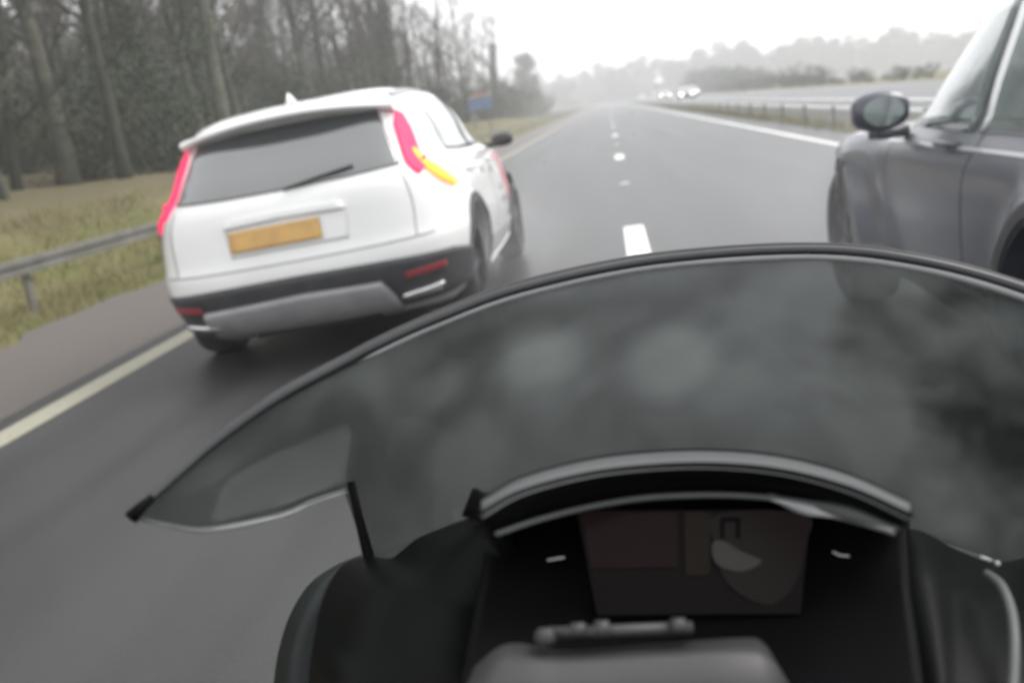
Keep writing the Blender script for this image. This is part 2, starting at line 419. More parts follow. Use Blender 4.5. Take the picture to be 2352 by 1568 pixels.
def wheel(parent, x, y, r, side, wdt=.21, spokes=5, rim_m=None, steer=0):
    t = MB(); h = wdt/2; rr = r*.70
    t.lathe([(-h, rr), (-h*1.05, r*.86), (-h*.9, r*.965), (-h*.55, r), (h*.55, r), (h*.9, r*.965), (h*1.05, r*.86), (h, rr), (h*.6, rr*.97), (-h*.6, rr*.97)], 48)
    wb = empty('wheel', (x, y, r), (0, 0, steer)); wb.parent = parent
    ty = t.mk('tyre', M['tyre'], wb)
    b = MB()
    b.lathe([(-h*.9, rr*.99), (-h*.9, rr*.93), (h*.9, rr*.93), (h*.9, rr*.99)], 40)
    b.lathe([(side*h*.2, .0), (side*h*.2, rr*.94), (side*h*.12, rr*.94), (side*h*.12, 0)], 40, close=False)
    for k in range(spokes):
        q = 2*math.pi*k/spokes
        for dq in (-.16, .16):
            Mx = Matrix.Rotation(q+dq, 3, 'X')
            b.box(Mx @ Vector((side*h*.62, 0, rr*.53)), (.022, .032, rr*.80), Mx)
    b.lathe([(side*h*.75, 0), (side*h*.75, .045), (side*h*.35, .065), (side*h*.2, .065)], 20, close=False)
    b.mk('rim', rim_m or M['rim'], wb, smooth=False, bevel=.003)
    return wb
def well(parent, y, zc, r, side):
    b = MB(); V = []; F = []
    n = 22
    rows = []
    for i in range(n+1):
        q = R(-12+204*i/n); rows.append([Vector((side*a, y+r*math.cos(q), zc+r*math.sin(q))) for a in (.53, .70, .86)])
    V, F = loft(rows); c = len(V)
    V.append(Vector((side*.53, y, zc)))
    F += [(i*3, (i+1)*3, c) for i in range(n)]
    return mk('wheel_arch_liner', V, F, M['well'], parent)

# ------------------------------------------------------------------ the white car ahead
car = empty('white_suv', (-1.885, 6.20, 0)); tag(car, 'white SUV with yellow number plate and lit red tail lamps, driving beside the hard shoulder', 'car')
LEAN = .052                                      # the body rolls on its springs as the car swerves
cz = Matrix.Translation((0, 0, .9)) @ Matrix.Rotation(-LEAN, 4, 'Y') @ Matrix.Translation((0, 0, -.9))
car.scale = (1.045, 1.02, 1.005)
S = Shape([(.20, -.56, 3.30, .80), (.28, -.72, 3.42, .865), (.40, -.82, 3.50, .90), (.56, -.87, 3.54, .930), (.62, -.865, 3.55, .935), (.70, -.845, 3.545, .928), (.80, -.83, 3.51, .918), (.90, -.815, 3.42, .90),
           (.96, -.80, 3.22, .885), (1.01, -.775, 2.80, .865), (1.05, -.745, 2.48, .835), (1.10, -.71, 2.33, .80), (1.25, -.57, 2.00, .765), (1.37, -.46, 1.70, .715), (1.44, -.40, 1.47, .67), (1.49, -.32, 1.20, .60), (1.525, -.14, .90, .50), (1.545, .08, .65, .34)], .5, 5.0, 3.4)
RR = .335
S.fl = [(0, .34, .36, .012), (2.72, .34, .36, .012)]
# suspension lean: the shell is a part turned a little over the wheels, so its vertices are turned, not the empty
shell = S.body('body', M['white'], car, cuts=[(0, .345, .385), (2.72, .345, .385)])
parts = []
def PP(*a, **k):
    o = S.patch(*a, **k); parts.append(o); return o
def RB(*a, **k):
    o = S.ribbon(*a, **k); parts.append(o); return o
parts.append(shell)
# rear screen
PP('rear_window', [(-.70, -.74, 1.06), (-.35, -.74, 1.045), (0, -.74, 1.04), (.35, -.74, 1.045), (.70, -.74, 1.06)], [(-.60, -.5, 1.375), (-.3, -.5, 1.40), (0, -.5, 1.405), (.3, -.5, 1.40), (.60, -.5, 1.375)], M['glass'], car, nu=72, nv=16, off=.008)
# spoiler over the rear screen
b = MB(); rows = []
for i in range(25):
    u = -1+2*i/24; x = .635*u; zz = 1.470-.062*u*u; yb = -.53+.10*abs(u)**3
    rows.append([Vector((x, yb, zz-.035)), Vector((x, yb-.012, zz-.015)), Vector((x, yb+.01, zz+.002)), Vector((x, yb+.13, zz+.020)), Vector((x, yb+.30, zz+.030)), Vector((x, yb+.30, zz-.03)), Vector((x, yb+.10, zz-.05))])
V, F = loft(rows, True); F += [tuple(range(7)), tuple(24*7+i for i in range(7))[::-1]]
sp = mk('spoiler', V, F, M['white'], car, bevel=.004); parts.append(sp)
# shark fin
rows = []
for t, hh, ww in ((0, .0, .030), (.04, .035, .026), (.09, .062, .018), (.125, .068, .010), (.15, .0, .022)):
    y = -.12-t; rows.append([Vector((-ww, y, 1.52)), Vector((-ww*.35, y, 1.53+hh)), Vector((ww*.35, y, 1.53+hh)), Vector((ww, y, 1.52))])
V, F = loft(rows, True); F += [(0, 1, 2, 3), (19, 18, 17, 16)]
parts.append(mk('aerial_fin', V, F, M['white'], car, sub=1))
# wiper
b = MB(); b.tube([S.surf(.02, -.74, 1.04, .03), S.surf(.20, -.73, 1.07, .03), S.surf(.42, -.73, 1.10, .02)], .009, 6); parts.append(b.mk('wiper', M['clad'], car))
# tail lamps: a boomerang on each rear corner
for sd in (-1, 1):
    lamp = RB('tail_lamp', [(sd*.68, -.40, 1.35), (sd*.715, -.50, 1.27), (sd*.75, -.60, 1.15), (sd*.785, -.68, 1.06), (sd*.81, -.65, 1.02)], [.045, .105, .125, .125, .09], M['red'], car, off=.022, thick=.02)
    RB('lamp_blade', [(sd*.775, -.62, 1.13), (sd*.82, -.62, 1.04), (sd*.88, -.55, .955), (sd*.92, -.40, .88)], [.02, .06, .055, .012], M['amber'] if sd > 0 else M['red'], lamp, off=.028, thick=.02)
# tail gate: seams, garnish, plate recess
PP('rear_garnish', [(-.36, -.84, .885), (0, -.84, .895), (.36, -.84, .885)], [(-.33, -.82, .925), (0, -.82, .935), (.33, -.82, .925)], M['white'], car, off=.022, thick=.022)
PP('plate_recess', [(-.34, -.85, .715), (.34, -.85, .715)], [(-.36, -.84, .88), (.36, -.84, .88)], M['white'], car, off=.003)
pl = PP('number_plate', [(-.335, -.85, .745), (.195, -.85, .745)], [(-.335, -.84, .862), (.195, -.84, .862)], M['plate'], car, off=.016, thick=.008)
# bright swage over the bumper, seams
RB('bumper_seam', [(-.80, -.75, .655), (-.4, -.86, .645), (0, -.86, .642), (.4, -.86, .645), (.80, -.75, .655)], .010, M['seam'], car, off=.002, n=14, thick=.002)
RB('tailgate_seam', [(-.70, -.80, .66), (-.73, -.80, .85), (-.70, -.77, 1.02)], .007, M['seam'], car, off=.002, thick=.002)
RB('tailgate_seam', [(.70, -.80, .66), (.73, -.80, .85), (.70, -.77, 1.02)], .007, M['seam'], car, off=.002, thick=.002)
# lower bumper
bp = PP('rear_bumper', [(-.92, -.37, .30), (-.86, -.62, .27), (-.5, -.75, .25), (0, -.75, .25), (.5, -.75, .25), (.86, -.62, .27), (.92, -.37, .30)], [(-.93, -.40, .50), (-.89, -.70, .54), (-.5, -.85, .555), (0, -.85, .56), (.5, -.85, .555), (.89, -.70, .54), (.93, -.40, .50)], M['clad'], car, off=.012, nu=48)
PP('skid_plate', [(-.66, -.78, .20), (0, -.78, .20), (.60, -.78, .20)], [(-.60, -.85, .42), (0, -.85, .44), (.46, -.85, .43)], M['clad2'], bp, off=.040, nu=24, thick=.03)
for sd in (-1, 1):
    PP('bumper_blade', [(sd*.56, -.80, .295), (sd*.76, -.72, .315)], [(sd*.56, -.81, .325), (sd*.78, -.72, .355)], M['chrome'], bp, off=.045, thick=.03)
    PP('reflector', [(sd*.58, -.80, .43), (sd*.80, -.7, .445)], [(sd*.58, -.8, .465), (sd*.80, -.7, .48)], M['reflector'], bp, off=.020)
# side glass with pillars between, roof line
for sd in (-1, 1):
    PP('side_window', [(sd*.82, .02, 1.075), (sd*.82, .45, 1.055), (sd*.82, .98, 1.05)], [(sd*.66, .0, 1.36), (sd*.66, .40, 1.42), (sd*.66, .86, 1.43)], M['glass2'], car, off=.004)
    PP('side_window', [(sd*.82, 1.04, 1.05), (sd*.82, 1.45, 1.05), (sd*.82, 1.93, 1.05)], [(sd*.66, .94, 1.43), (sd*.66, 1.20, 1.40), (sd*.70, 1.55, 1.30)], M['glass2'], car, off=.004)
    PP('pillar_trim', [(sd*.82, .985, 1.05), (sd*.82, 1.035, 1.05)], [(sd*.66, .865, 1.43), (sd*.66, .935, 1.43)], M['clad'], car, off=.007)
    RB('roof_rail', [(sd*.60, -.25, 1.465), (sd*.585, .3, 1.495), (sd*.575, .8, 1.49), (sd*.57, 1.2, 1.46)], .030, M['clad2'], car, off=.014, thick=.02)
    # door seams
    for yy, z0, z1 in ((.02, .80, 1.04), (.99, .36, 1.03), (2.02, .36, .98)):
        RB('door_seam', [(sd*.91, yy+(.05 if yy < .1 else 0), z0), (sd*.91, yy+.02, (z0+z1)/2), (sd*.9, yy, z1)], .007, M['seam'], car, off=.0015, thick=.002)
    for yy in (.16, 1.12):
        hd = MB(); hd.tube([S.surf(sd*.9, yy, .925, .006), S.surf(sd*.9, yy+.05, .93, .035), S.surf(sd*.9, yy+.17, .93, .035), S.surf(sd*.9, yy+.21, .925, .006)], .012, 8)
        parts.append(hd.mk('door_handle', M['white'], car))
    # sill with a bright lower strip, arch edging
    PP('sill', [(sd*.9, .42, .235), (sd*.9, 2.30, .235)], [(sd*.91, .40, .46), (sd*.91, 2.31, .40)], M['clad2'], car, off=.016, nu=20)
    PP('sill_strip', [(sd*.9, .40, .245), (sd*.9, 2.32, .235)], [(sd*.9, .40, .275), (sd*.9, 2.32, .26)], M['white'], car, off=.034, thick=.02, nu=20)
    for yy in (0, 2.72):
        P_ = [(sd*.912, yy+.42*math.cos(R(a)), .345+.42*math.sin(R(a))) for a in range(-8, 190, 12)]
        RB('arch_trim', P_, .045, M['clad'], car, off=.010, n=3, thick=.012)
        parts.append(well(car, yy, .345, .379, sd))
    # mirror
    mb = MB(); c0 = Vector((sd*.965, 1.80, 1.035)); rows = []
    for i in range(9):
        q = math.pi*i/8; rr = math.sin(q); rows.append([c0+Vector((sd*(-.085*math.cos(q)), .05*rr*math.cos(a)+.02*abs(rr), .055*(rr**.6 if rr > 0 else 0)*math.sin(a))) for a in [2*math.pi*k/12 for k in range(12)]])
    V, F = loft(rows, True); mm = mk('door_mirror', V, F, M['clad'], car); parts.append(mm)
    mb = MB(); mb.box((sd*.86, 1.88, 1.005), (.12, .05, .04)); parts.append(mb.mk('mirror_arm', M['clad'], mm, bevel=.01))
# markings on the driver's side
PP('door_graphic', [(.91, 1.80, .54), (.91, 2.12, .56)], [(.9, 1.78, .95), (.9, 2.06, .95)], M['decal'], car, off=.003, thick=.001)
PP('door_graphic', [(.91, 1.48, .905), (.91, 1.79, .905)], [(.9, 1.48, .945), (.9, 1.78, .95)], M['decal'], car, off=.003, thick=.001)
for (yy, zz, a) in ((.72, .86, .09), (1.14, .83, .12), (1.36, .67, .10), (1.40, .58, .10)):
    PP('door_lettering', [(.91, yy, zz), (.91, yy+a*.8, zz)], [(.91, yy+.012, zz+.045), (.91, yy+a*.8+.012, zz+.045)], M['mark'], car, off=.003, nu=2, nv=2, thick=.001)
PP('windscreen', [(-.70, 2.25, 1.10), (0, 2.4, 1.09), (.70, 2.25, 1.10)], [(-.52, 1.4, 1.44), (0, 1.5, 1.455), (.52, 1.4, 1.44)], M['glass'], car, off=.004, nu=24)
for sd in (-1, 1):
    PP('headlight', [(sd*.60, 3.4, .72), (sd*.86, 3.1, .74)], [(sd*.62, 3.3, .85), (sd*.86, 3.0, .88)], M['chrome'], car, off=.006)
PP('grille', [(-.5, 3.5, .66), (.5, 3.5, .66)], [(-.55, 3.4, .76), (.55, 3.4, .76)], M['clad'], car, off=.006)
PP('front_bumper', [(-.7, 3.4, .26), (0, 3.45, .25), (.7, 3.4, .26)], [(-.7, 3.4, .42), (0, 3.5, .44), (.7, 3.4, .42)], M['clad'], car, off=.01, nu=20)
# exhaust and underside
b = MB(); b.box((0, 1.35, .215), (1.1, 3.6, .05)); parts.append(b.mk('underside', M['well'], car))
b = MB(); b.box((0, -.0, .27), (1.5, .12, .09)); b.box((0, -.45, .26), (.75, .45, .10)); parts.append(b.mk('rear_axle', M['well'], car))
for sd in (-1, 1):
    b = MB(); b.box((sd*.70, -.335, .28), (.20, .006, .22)); b.mk('mud_flap', M['well'], car, smooth=False)
for o in parts:
    if o.parent == car or o.parent in parts:
        o.data.transform(cz)
for sd in (-1, 1):
    wheel(car, sd*.80, 0, RR, sd); wheel(car, sd*.80, 2.72, RR, sd)

# ------------------------------------------------------------------ dark blue car alongside on the right
BX, BY = 2.12, 2.75
suv2 = empty('blue_suv', (BX, BY, 0)); tag(suv2, 'dark blue SUV with flared wings driving close alongside, at the right edge of the photo', 'car')
S2 = Shape([(.24, -.60, 3.35, .80), (.34, -.76, 3.50, .86), (.46, -.86, 3.58, .88), (.62, -.90, 3.62, .885), (.76, -.88, 3.58, .882), (.84, -.86, 3.50, .872), (.89, -.84, 3.38, .855),
            (.925, -.82, 3.10, .838), (.95, -.80, 2.62, .822), (.99, -.78, 2.42, .80), (1.14, -.72, 2.08, .765), (1.32, -.63, 1.74, .715), (1.45, -.56, 1.46, .675), (1.53, -.45, 1.2, .60), (1.57, -.2, .9, .52), (1.59, .05, .6, .38)], .5, 5.5, 4.2)
S2.fl = [(0, .38, .48, .09), (2.74, .38, .52, .11)]
S2.body('body', M['blue'], suv2, cuts=[(0, .38, .43), (2.74, .38, .43)])
def P2(*a, **k): return S2.patch(*a, **k)
P2('rear_window', [(-.66, -.8, 1.010), (0, -.8, .990), (.66, -.8, 1.010)], [(-.56, -.6, 1.420), (0, -.6, 1.440), (.56, -.6, 1.420)], M['glass'], suv2, nu=20)
P2('windscreen', [(-.70, 2.3, 1.020), (0, 2.4, 1.010), (.70, 2.3, 1.020)], [(-.55, 1.5, 1.470), (0, 1.5, 1.490), (.55, 1.5, 1.470)], M['glass'], suv2, nu=24)
for sd in (-1, 1):
    P2('side_window', [(sd*.8, .05, .985), (sd*.8, .5, .98), (sd*.8, .98, .975)], [(sd*.7, .02, 1.390), (sd*.7, .4, 1.440), (sd*.7, .88, 1.450)], M['glass2'], suv2)
    P2('side_window', [(sd*.8, 1.05, .975), (sd*.8, 1.5, .975), (sd*.8, 2.02, .975)], [(sd*.7, .94, 1.450), (sd*.7, 1.25, 1.430), (sd*.7, 1.62, 1.330)], M['glass2'], suv2)
    S2.ribbon('waist_highlight_trim', [(sd*.82, -.2, .93), (sd*.82, .8, .925), (sd*.82, 2.1, .915)], .014, M['silver'], suv2, off=.008)  # silver trim that also paints in the highlight on the door crease
    P2('sill', [(sd*.85, .50, .27), (sd*.85, 2.24, .27)], [(sd*.88, .50, .42), (sd*.88, 2.24, .42)], M['clad'], suv2, off=.016, nu=20)
    for yy in (.99, 2.08):
        S2.ribbon('door_seam', [(sd*.88, yy, .40), (sd*.88, yy, .7), (sd*.86, yy-.02, .98)], .008, M['seam_dark'], suv2, off=.0015, thick=.002)
    hd = MB(); hd.tube([S2.surf(sd*.86, 1.14, .93, .006), S2.surf(sd*.86, 1.18, .935, .038), S2.surf(sd*.86, 1.32, .935, .038), S2.surf(sd*.86, 1.36, .93, .006)], .013, 8)
    hd.mk('door_handle', M['blue'], suv2)
    for yy in (0, 2.74):
        P_ = [(sd*.88, yy+.455*math.cos(R(a)), .38+.455*math.sin(R(a))) for a in range(-6, 188, 12)]
        S2.ribbon('arch_trim', P_, .05, M['clad'], suv2, off=.008, n=3, thick=.012)
        well(suv2, yy, .38, .423, sd)
    c0 = Vector((sd*.97, 1.68, 1.07)); rows = []
    for i in range(11):
        q = math.pi*i/10; rr = math.sin(q)**.6 if 0 < i < 10 else 0
        rows.append([c0+Vector((sd*(-.12*math.cos(q)), .075*rr*math.cos(a)+.02*rr, .088*rr*math.copysign(abs(math.sin(a))**.7, math.sin(a)))) for a in [2*math.pi*k/14 for k in range(14)]])
    V, F = loft(rows, True); mm = mk('door_mirror', V, F, M['blue'], suv2)
    gv = [c0+Vector((.085*math.cos(2*math.pi*k/20)*1.0, -.060, .062*math.sin(2*math.pi*k/20))) for k in range(20)]; mk('mirror_glass', gv, [tuple(range(20))], M['glass2'], mm, smooth=False, solid=.004)
    b = MB(); b.tube([(sd*.80, 1.90, .960), (sd*.90, 1.88, .960), (sd*.97, 1.87, .970)], .028, 8); b.mk('mirror_arm', M['blue'], mm)
    P2('headlight', [(sd*.62, 3.5, .78), (sd*.86, 3.2, .80)], [(sd*.64, 3.4, .90), (sd*.86, 3.1, .93)], M['chrome'], suv2, off=.006)
    P2('tail_lamp', [(sd*.66, -.86, .80), (sd*.86, -.7, .80)], [(sd*.66, -.84, .920), (sd*.84, -.68, .920)], M['reflector'], suv2, off=.006)
    wheel(suv2, sd*.82, 0, .37, sd, .235, 6); wheel(suv2, sd*.82, 2.74, .37, sd, .235, 6)
P2('grille', [(-.45, 3.5, .66), (.45, 3.5, .66)], [(-.5, 3.4, .88), (.5, 3.4, .88)], M['clad'], suv2, off=.006)
b = MB(); b.box((0, 1.35, .26), (1.1, 3.6, .05)); b.mk('underside', M['well'], suv2)

# ------------------------------------------------------------------ oncoming cars with lit headlamps
S3 = Shape([(.20, -.65, 3.2, .78), (.35, -.8, 3.4, .85), (.60, -.86, 3.46, .87), (.80, -.84, 3.4, .865), (.92, -.80, 3.1, .84), (.97, -.75, 2.6, .81), (1.05, -.6, 2.25, .77), (1.25, -.35, 1.9, .70), (1.38, -.1, 1.5, .63), (1.44, .2, 1.1, .5), (1.46, .4, .8, .35)], .6, 4.5, 3.4)
def oncoming(m):
    r = empty('oncoming_car'); S3.body('body', m, r, ncut=72, cuts=[(0, .32, .36), (2.62, .32, .36)])
    S3.patch('windscreen', [(-.66, 2.2, 1.06), (0, 2.3, 1.05), (.66, 2.2, 1.06)], [(-.5, 1.5, 1.36), (0, 1.5, 1.375), (.5, 1.5, 1.36)], M['glass'], r)
    for sd in (-1, 1):
        S3.patch('side_window', [(sd*.77, .2, 1.05), (sd*.77, 1.95, 1.03)], [(sd*.64, .3, 1.34), (sd*.66, 1.4, 1.33)], M['glass'], r)
        S3.patch('headlight', [(sd*.50, 3.4, .58), (sd*.78, 3.2, .60)], [(sd*.52, 3.3, .72), (sd*.78, 3.1, .74)], M['headlamp'], r, off=.01)
        for yy in (0, 2.62): wheel(r, sd*.77, yy, .32, sd)
    S3.patch('grille', [(-.4, 3.4, .50), (.4, 3.4, .50)], [(-.44, 3.4, .66), (.44, 3.4, .66)], M['clad'], r, off=.006)
    return r
def copy_tree(o, parent=None):
    c = o.copy(); C.objects.link(c); c.parent = parent
    for ch in list(o.children): copy_tree(ch, c)
    return c
oc = oncoming(M['silver'])
spots = [(8.9, 118, 'nearest oncoming silver car with its headlamps lit beyond the central rail'), (8.9, 160, 'second oncoming car with lit headlamps, left of the nearest one'), (12.3, 150, 'oncoming car in the far lane with lit headlamps')]
for i, (x, y, lb) in enumerate(spots):
    o = oc if i == 0 else copy_tree(oc)
    o.location = (x, y, 0); o.rotation_euler = (0, 0, math.pi); tag(o, lb, 'car', 'oncoming cars with lit headlamps')

# ------------------------------------------------------------------ trees
def branchy(seed, H, r0, lean=.05, ivy=0, nb=14, twigs=900, bark=None, low=.25, leafm=None, leaf=0, name='bare_tree', crown_w=1.0):
    q = random.Random(seed); b = MB(); root = empty(name)
    pts = [Vector((0, 0, -.3))]; d = Vector((q.uniform(-lean, lean), q.uniform(-lean, lean), 1)).normalized()
    n = 9
    for i in range(n):
        d = (d+Vector((q.uniform(-.07, .07), q.uniform(-.07, .07), .03))).normalized(); pts.append(pts[-1]+d*(H/n))
    rad = [r0*(1-.82*(i/n)**.9) for i in range(n+1)]; rad[0] *= 1.35
    b.tube(pts, rad, 8)
    tips = []
    for k in range(nb):
        t = low+(1-low)*(k+q.random())/nb; i = min(int(t*n), n-1); p = pts[i].lerp(pts[i+1], t*n-i)
        a = q.uniform(0, 6.28); up = q.uniform(.3, .9)
        dd = Vector((math.cos(a), math.sin(a), up)).normalized(); L = H*q.uniform(.16, .34)*(1.15-t*.6)*crown_w
        pp = [p]; m = 5
        for j in range(m):
            dd = (dd+Vector((q.uniform(-.25, .25), q.uniform(-.25, .25), q.uniform(-.05, .25)))).normalized(); pp.append(pp[-1]+dd*L/m)
        rr = rad[i]*.45
        b.tube(pp, [max(.008, rr*(1-.85*j/m)) for j in range(m+1)], 5, cap=False)
        for s in range(4):
            j = q.randint(1, m-1); e = (dd+Vector((q.uniform(-1, 1), q.uniform(-1, 1), q.uniform(-.3, .8)))).normalized(); qq = [pp[j]]
            for u in range(3):
                e = (e+Vector((q.uniform(-.3, .3), q.uniform(-.3, .3), q.uniform(-.1, .3)))).normalized(); qq.append(qq[-1]+e*L*.17)
            b.tube(qq, [max(.006, rr*.35*(1-.8*u/3)) for u in range(4)], 4, cap=False); tips += qq[1:]
        tips += pp[2:]
    b.mk('trunk', bark or M['bark'], root)
    c = MB(); V = []; F = []
    for k in range(twigs):
        p = q.choice(tips)+Vector((q.gauss(0, .12), q.gauss(0, .12), q.gauss(0, .12)))*H*.05
        e = Vector((q.uniform(-1, 1), q.uniform(-1, 1), q.uniform(-.5, 1))).normalized(); L = q.uniform(.25, .8)*(H/10)
        s = Vector((q.uniform(-1, 1), q.uniform(-1, 1), q.uniform(-1, 1))).normalized()*q.uniform(.006, .014)*(H/9)
        i = len(V); V += [p-s, p+s, p+e*L]; F.append((i, i+1, i+2))
    mk('crown', V, F, M['twig'], root, smooth=False)
    if leaf or ivy:
        V = []; F = []
        for k in range(leaf+ivy):
            if k < ivy:
                t = q.random()**.8*.75; i = min(int(t*n), n-1); p = pts[i].lerp(pts[i+1], t*n-i)
                a = q.uniform(0, 6.28); rr = rad[i]+abs(q.gauss(0, .22)); p = p+Vector((math.cos(a)*rr, math.sin(a)*rr, q.gauss(0, .15)))
                sz = q.uniform(.04, .085)
            else:
                p = q.choice(tips)+Vector((q.gauss(0, 1), q.gauss(0, 1), q.gauss(0, .8)))*H*.045; sz = q.uniform(.05, .12)*(H/7)
            u = Vector((q.uniform(-1, 1), q.uniform(-1, 1), q.uniform(-1, 1))).normalized(); v = u.orthogonal().normalized()
            i = len(V); V += [p+u*sz, p+v*sz*.7, p-u*sz, p-v*sz*.7]; F.append((i, i+1, i+2, i+3))
        mk('foliage', V, F, leafm or M['ivy'], root, smooth=False)
    return root
def shrub(seed, H, wd, n=1500, m=None, name='shrub', sz0=.05):
    q = random.Random(seed); root = empty(name); b = MB(); V = []; F = []; tips = []
    for k in range(16):
        a = q.uniform(0, 6.28); dd = Vector((math.cos(a)*.7, math.sin(a)*.7, q.uniform(.6, 1.5))).normalized(); pp = [Vector((math.cos(a)*.05, math.sin(a)*.05, -.1))]
        L = q.uniform(.6, 1.1)*H
        for j in range(5):
            dd = (dd+Vector((q.uniform(-.25, .25)*wd, q.uniform(-.25, .25)*wd, q.uniform(-.12, .12)))).normalized(); pp.append(pp[-1]+dd*L/5)
        b.tube(pp, [max(.005, .025*(1-j/6)) for j in range(6)], 4, cap=False); tips += pp[1:]
    b.mk('stem', M['twig'], root)
    cl = [q.choice(tips) for _ in range(26)]
    for k in range(n):
        p = q.choice(cl)+Vector((q.gauss(0, 1)*wd, q.gauss(0, 1)*wd, q.gauss(0, .8)))*H*.11; p.z = max(p.z, .02)
        u = Vector((q.uniform(-1, 1), q.uniform(-1, 1), q.uniform(-1, 1))).normalized(); v = u.orthogonal().normalized(); sz = q.uniform(.5, 1.2)*sz0
        i = len(V); V += [p+u*sz, p+v*sz*.6, p-u*sz, p-v*sz*.6]; F.append((i, i+1, i+2, i+3))
    mk('foliage', V, F, m or M['bush'], root, smooth=False)
    return root
protos = [branchy(1, 11, .16, nb=15), branchy(2, 13, .22, nb=16, bark=M['bark_l']), branchy(3, 9, .10, nb=12, lean=.12), branchy(4, 12, .19, ivy=2600, nb=14, name='ivy_clad_tree'), branchy(5, 10, .12, nb=18, low=.12, twigs=1400), branchy(6, 8, .08, nb=14, low=.15, lean=.15, bark=M['bark_l'])]
used = set()
lab = {0: 'bare brown-barked tree standing in the roadside wood on the left', 1: 'tall pale-barked bare tree standing in the roadside wood', 2: 'slim leaning bare tree in the roadside wood on the left', 3: 'tree clad in dark green ivy in the roadside wood', 4: 'twiggy many-branched bare tree in the roadside wood', 5: 'thin crooked pale sapling in the roadside wood'}
def place(i, x, y, sc_=1.0, lb=None, grp='trees in the roadside wood', cat='tree'):
    o = protos[i] if i not in used else copy_tree(protos[i]); used.add(i)
    o.location = (x, y, height(x, y)); o.rotation_euler = (0, 0, rng.uniform(0, 6.28)); o.scale = (sc_,)*3
    return tag(o, lb or lab[i], cat, grp)
q = random.Random(21)
# row nearest the road, set by hand: thick and thin trunks with gaps of sky
near = [(3, -10.9, 10.2, .8, 'short ivy-covered trunk at the foot of the bank, lowest left of the wood'), (3, -13.5, 14.0, 1.0, None), (3, -11.5, 11.5, 1.1, 'ivy-covered trunk at the far left edge, nearest of the wood'), (0, -12.2, 13.3, 1, 'dark slim trunk just right of the ivy-covered one at the left edge'), (3, -12.0, 16.4, 1.25, 'thick tree smothered in dark green ivy in the left part of the wood'), (5, -10.6, 16.2, 1, None), (1, -11.9, 20.6, 1, None), (0, -10.8, 21.0, .95, None), (4, -12.5, 22.5, 1, None)]
for i, x, y, s_, lb in near: place(i, x, y, s_, lb)
for k in range(175):
    y = 8+82*((k+q.random())/150)
    x = -10.4-18*q.random()**1.25
    if y < 18 and x > -11.5: x -= 3
    i = q.choice([0, 0, 1, 2, 2, 4, 4, 5, 3, 3 if y < 40 else 4]); place(i, x, y, q.uniform(.75, 1.15)*(1 if y < 70 else .85))
sh = [shrub(11, 1.9, 1.1, 2600), shrub(12, 1.3, 1.4, 2000, M['bush']), shrub(13, 3.0, .9, 3400, M['ivy'])]
su = set()
def pshrub(i, x, y, s_, lb, grp):
    o = sh[i] if i not in su else copy_tree(sh[i]); su.add(i)
    o.location = (x, y, height(x, y)); o.rotation_euler = (0, 0, q.uniform(0, 6.28)); o.scale = (s_,)*3; tag(o, lb, 'shrub', grp)
for k in range(150):
    y = 8+84*((k+q.random())/150); x = -11.0-16*q.random()**1.1
    i = q.choice([0, 1, 2, 2]); pshrub(i, x, y, q.uniform(.7, 1.4), ['brown twiggy shrub in the undergrowth of the wood', 'low spreading brown shrub at the foot of the wood', 'dark green bushy shrub in the undergrowth of the wood'][i], 'shrubs under the roadside trees')
for k in range(26):                                # hedge further up the verge
    y = 88+5.2*k; x = -10.5-q.random()*2.5-(k*.08)
    pshrub(q.choice([0, 2]), x, y, q.uniform(1.2, 1.9), 'hazy grey hedge shrub along the verge beyond the wood', 'hedge shrubs beyond the wood')
# far single tree and sparse ones past the wood
protos.append(branchy(31, 11, .3, nb=26, low=.12, twigs=1500, leaf=9000, leafm=M['bush'], name='broad_tree', crown_w=1.15)); lab[6] = ''
place(6, -14.6, 198, 1.0, 'round-headed hazy tree standing above the hedge left of where the road vanishes', 'far trees')
place(1, -13.5, 112, .72, 'sparse bare tree against the white sky just past the wood', 'far trees')
place(4, -14.0, 128, .55, 'small upright bare tree between the wood and the round tree', 'far trees')
place(5, -12.5, 99, .8, 'thin bare tree against the white sky at the end of the wood', 'far trees')
# far woods on the horizon: individual hazy trees
def fartree(seed, H):
    qq = random.Random(seed); root = empty('far_tree'); b = MB(); b.tube([(0, 0, -3), (0, 0, H*.4), (0, 0, H*.7)], [.35, .25, .1], 6); b.mk('trunk', M['bark'], root)
    V = []; F = []
    lob = [(Vector((qq.gauss(0, 1)*H*.20, qq.gauss(0, 1)*H*.20, H*qq.uniform(.06, .86))), H*qq.uniform(.10, .19)) for _ in range(22)]
    for k in range(3400):
        c, r = qq.choice(lob); u = Vector((qq.gauss(0, 1), qq.gauss(0, 1), qq.gauss(0, 1))).normalized(); p = c+u*r*qq.random()**.4
        v = Vector((qq.uniform(-1, 1), qq.uniform(-1, 1), qq.uniform(-1, 1))).normalized(); w_ = v.orthogonal().normalized(); sz = qq.uniform(.2, .5)
        i = len(V); V += [p+v*sz, p+w_*sz*.6, p-v*sz, p-w_*sz*.6]; F.append((i, i+1, i+2, i+3))
    mk('crown', V, F, M['bush'], root, smooth=False); return root
ft = [fartree(41, 12), fartree(42, 14), fartree(43, 10)]; fu = set()
def pfar(x, y, s_, lb, grp):
    i = q.randint(0, 2); o = ft[i] if i not in fu else copy_tree(ft[i]); fu.add(i)
    o.location = (x, y, height(x, y)-.3); o.rotation_euler = (0, 0, q.uniform(0, 6.28)); o.scale = (s_*q.uniform(.9, 1.2), s_*q.uniform(.9, 1.2), s_); tag(o, lb, 'tree', grp)
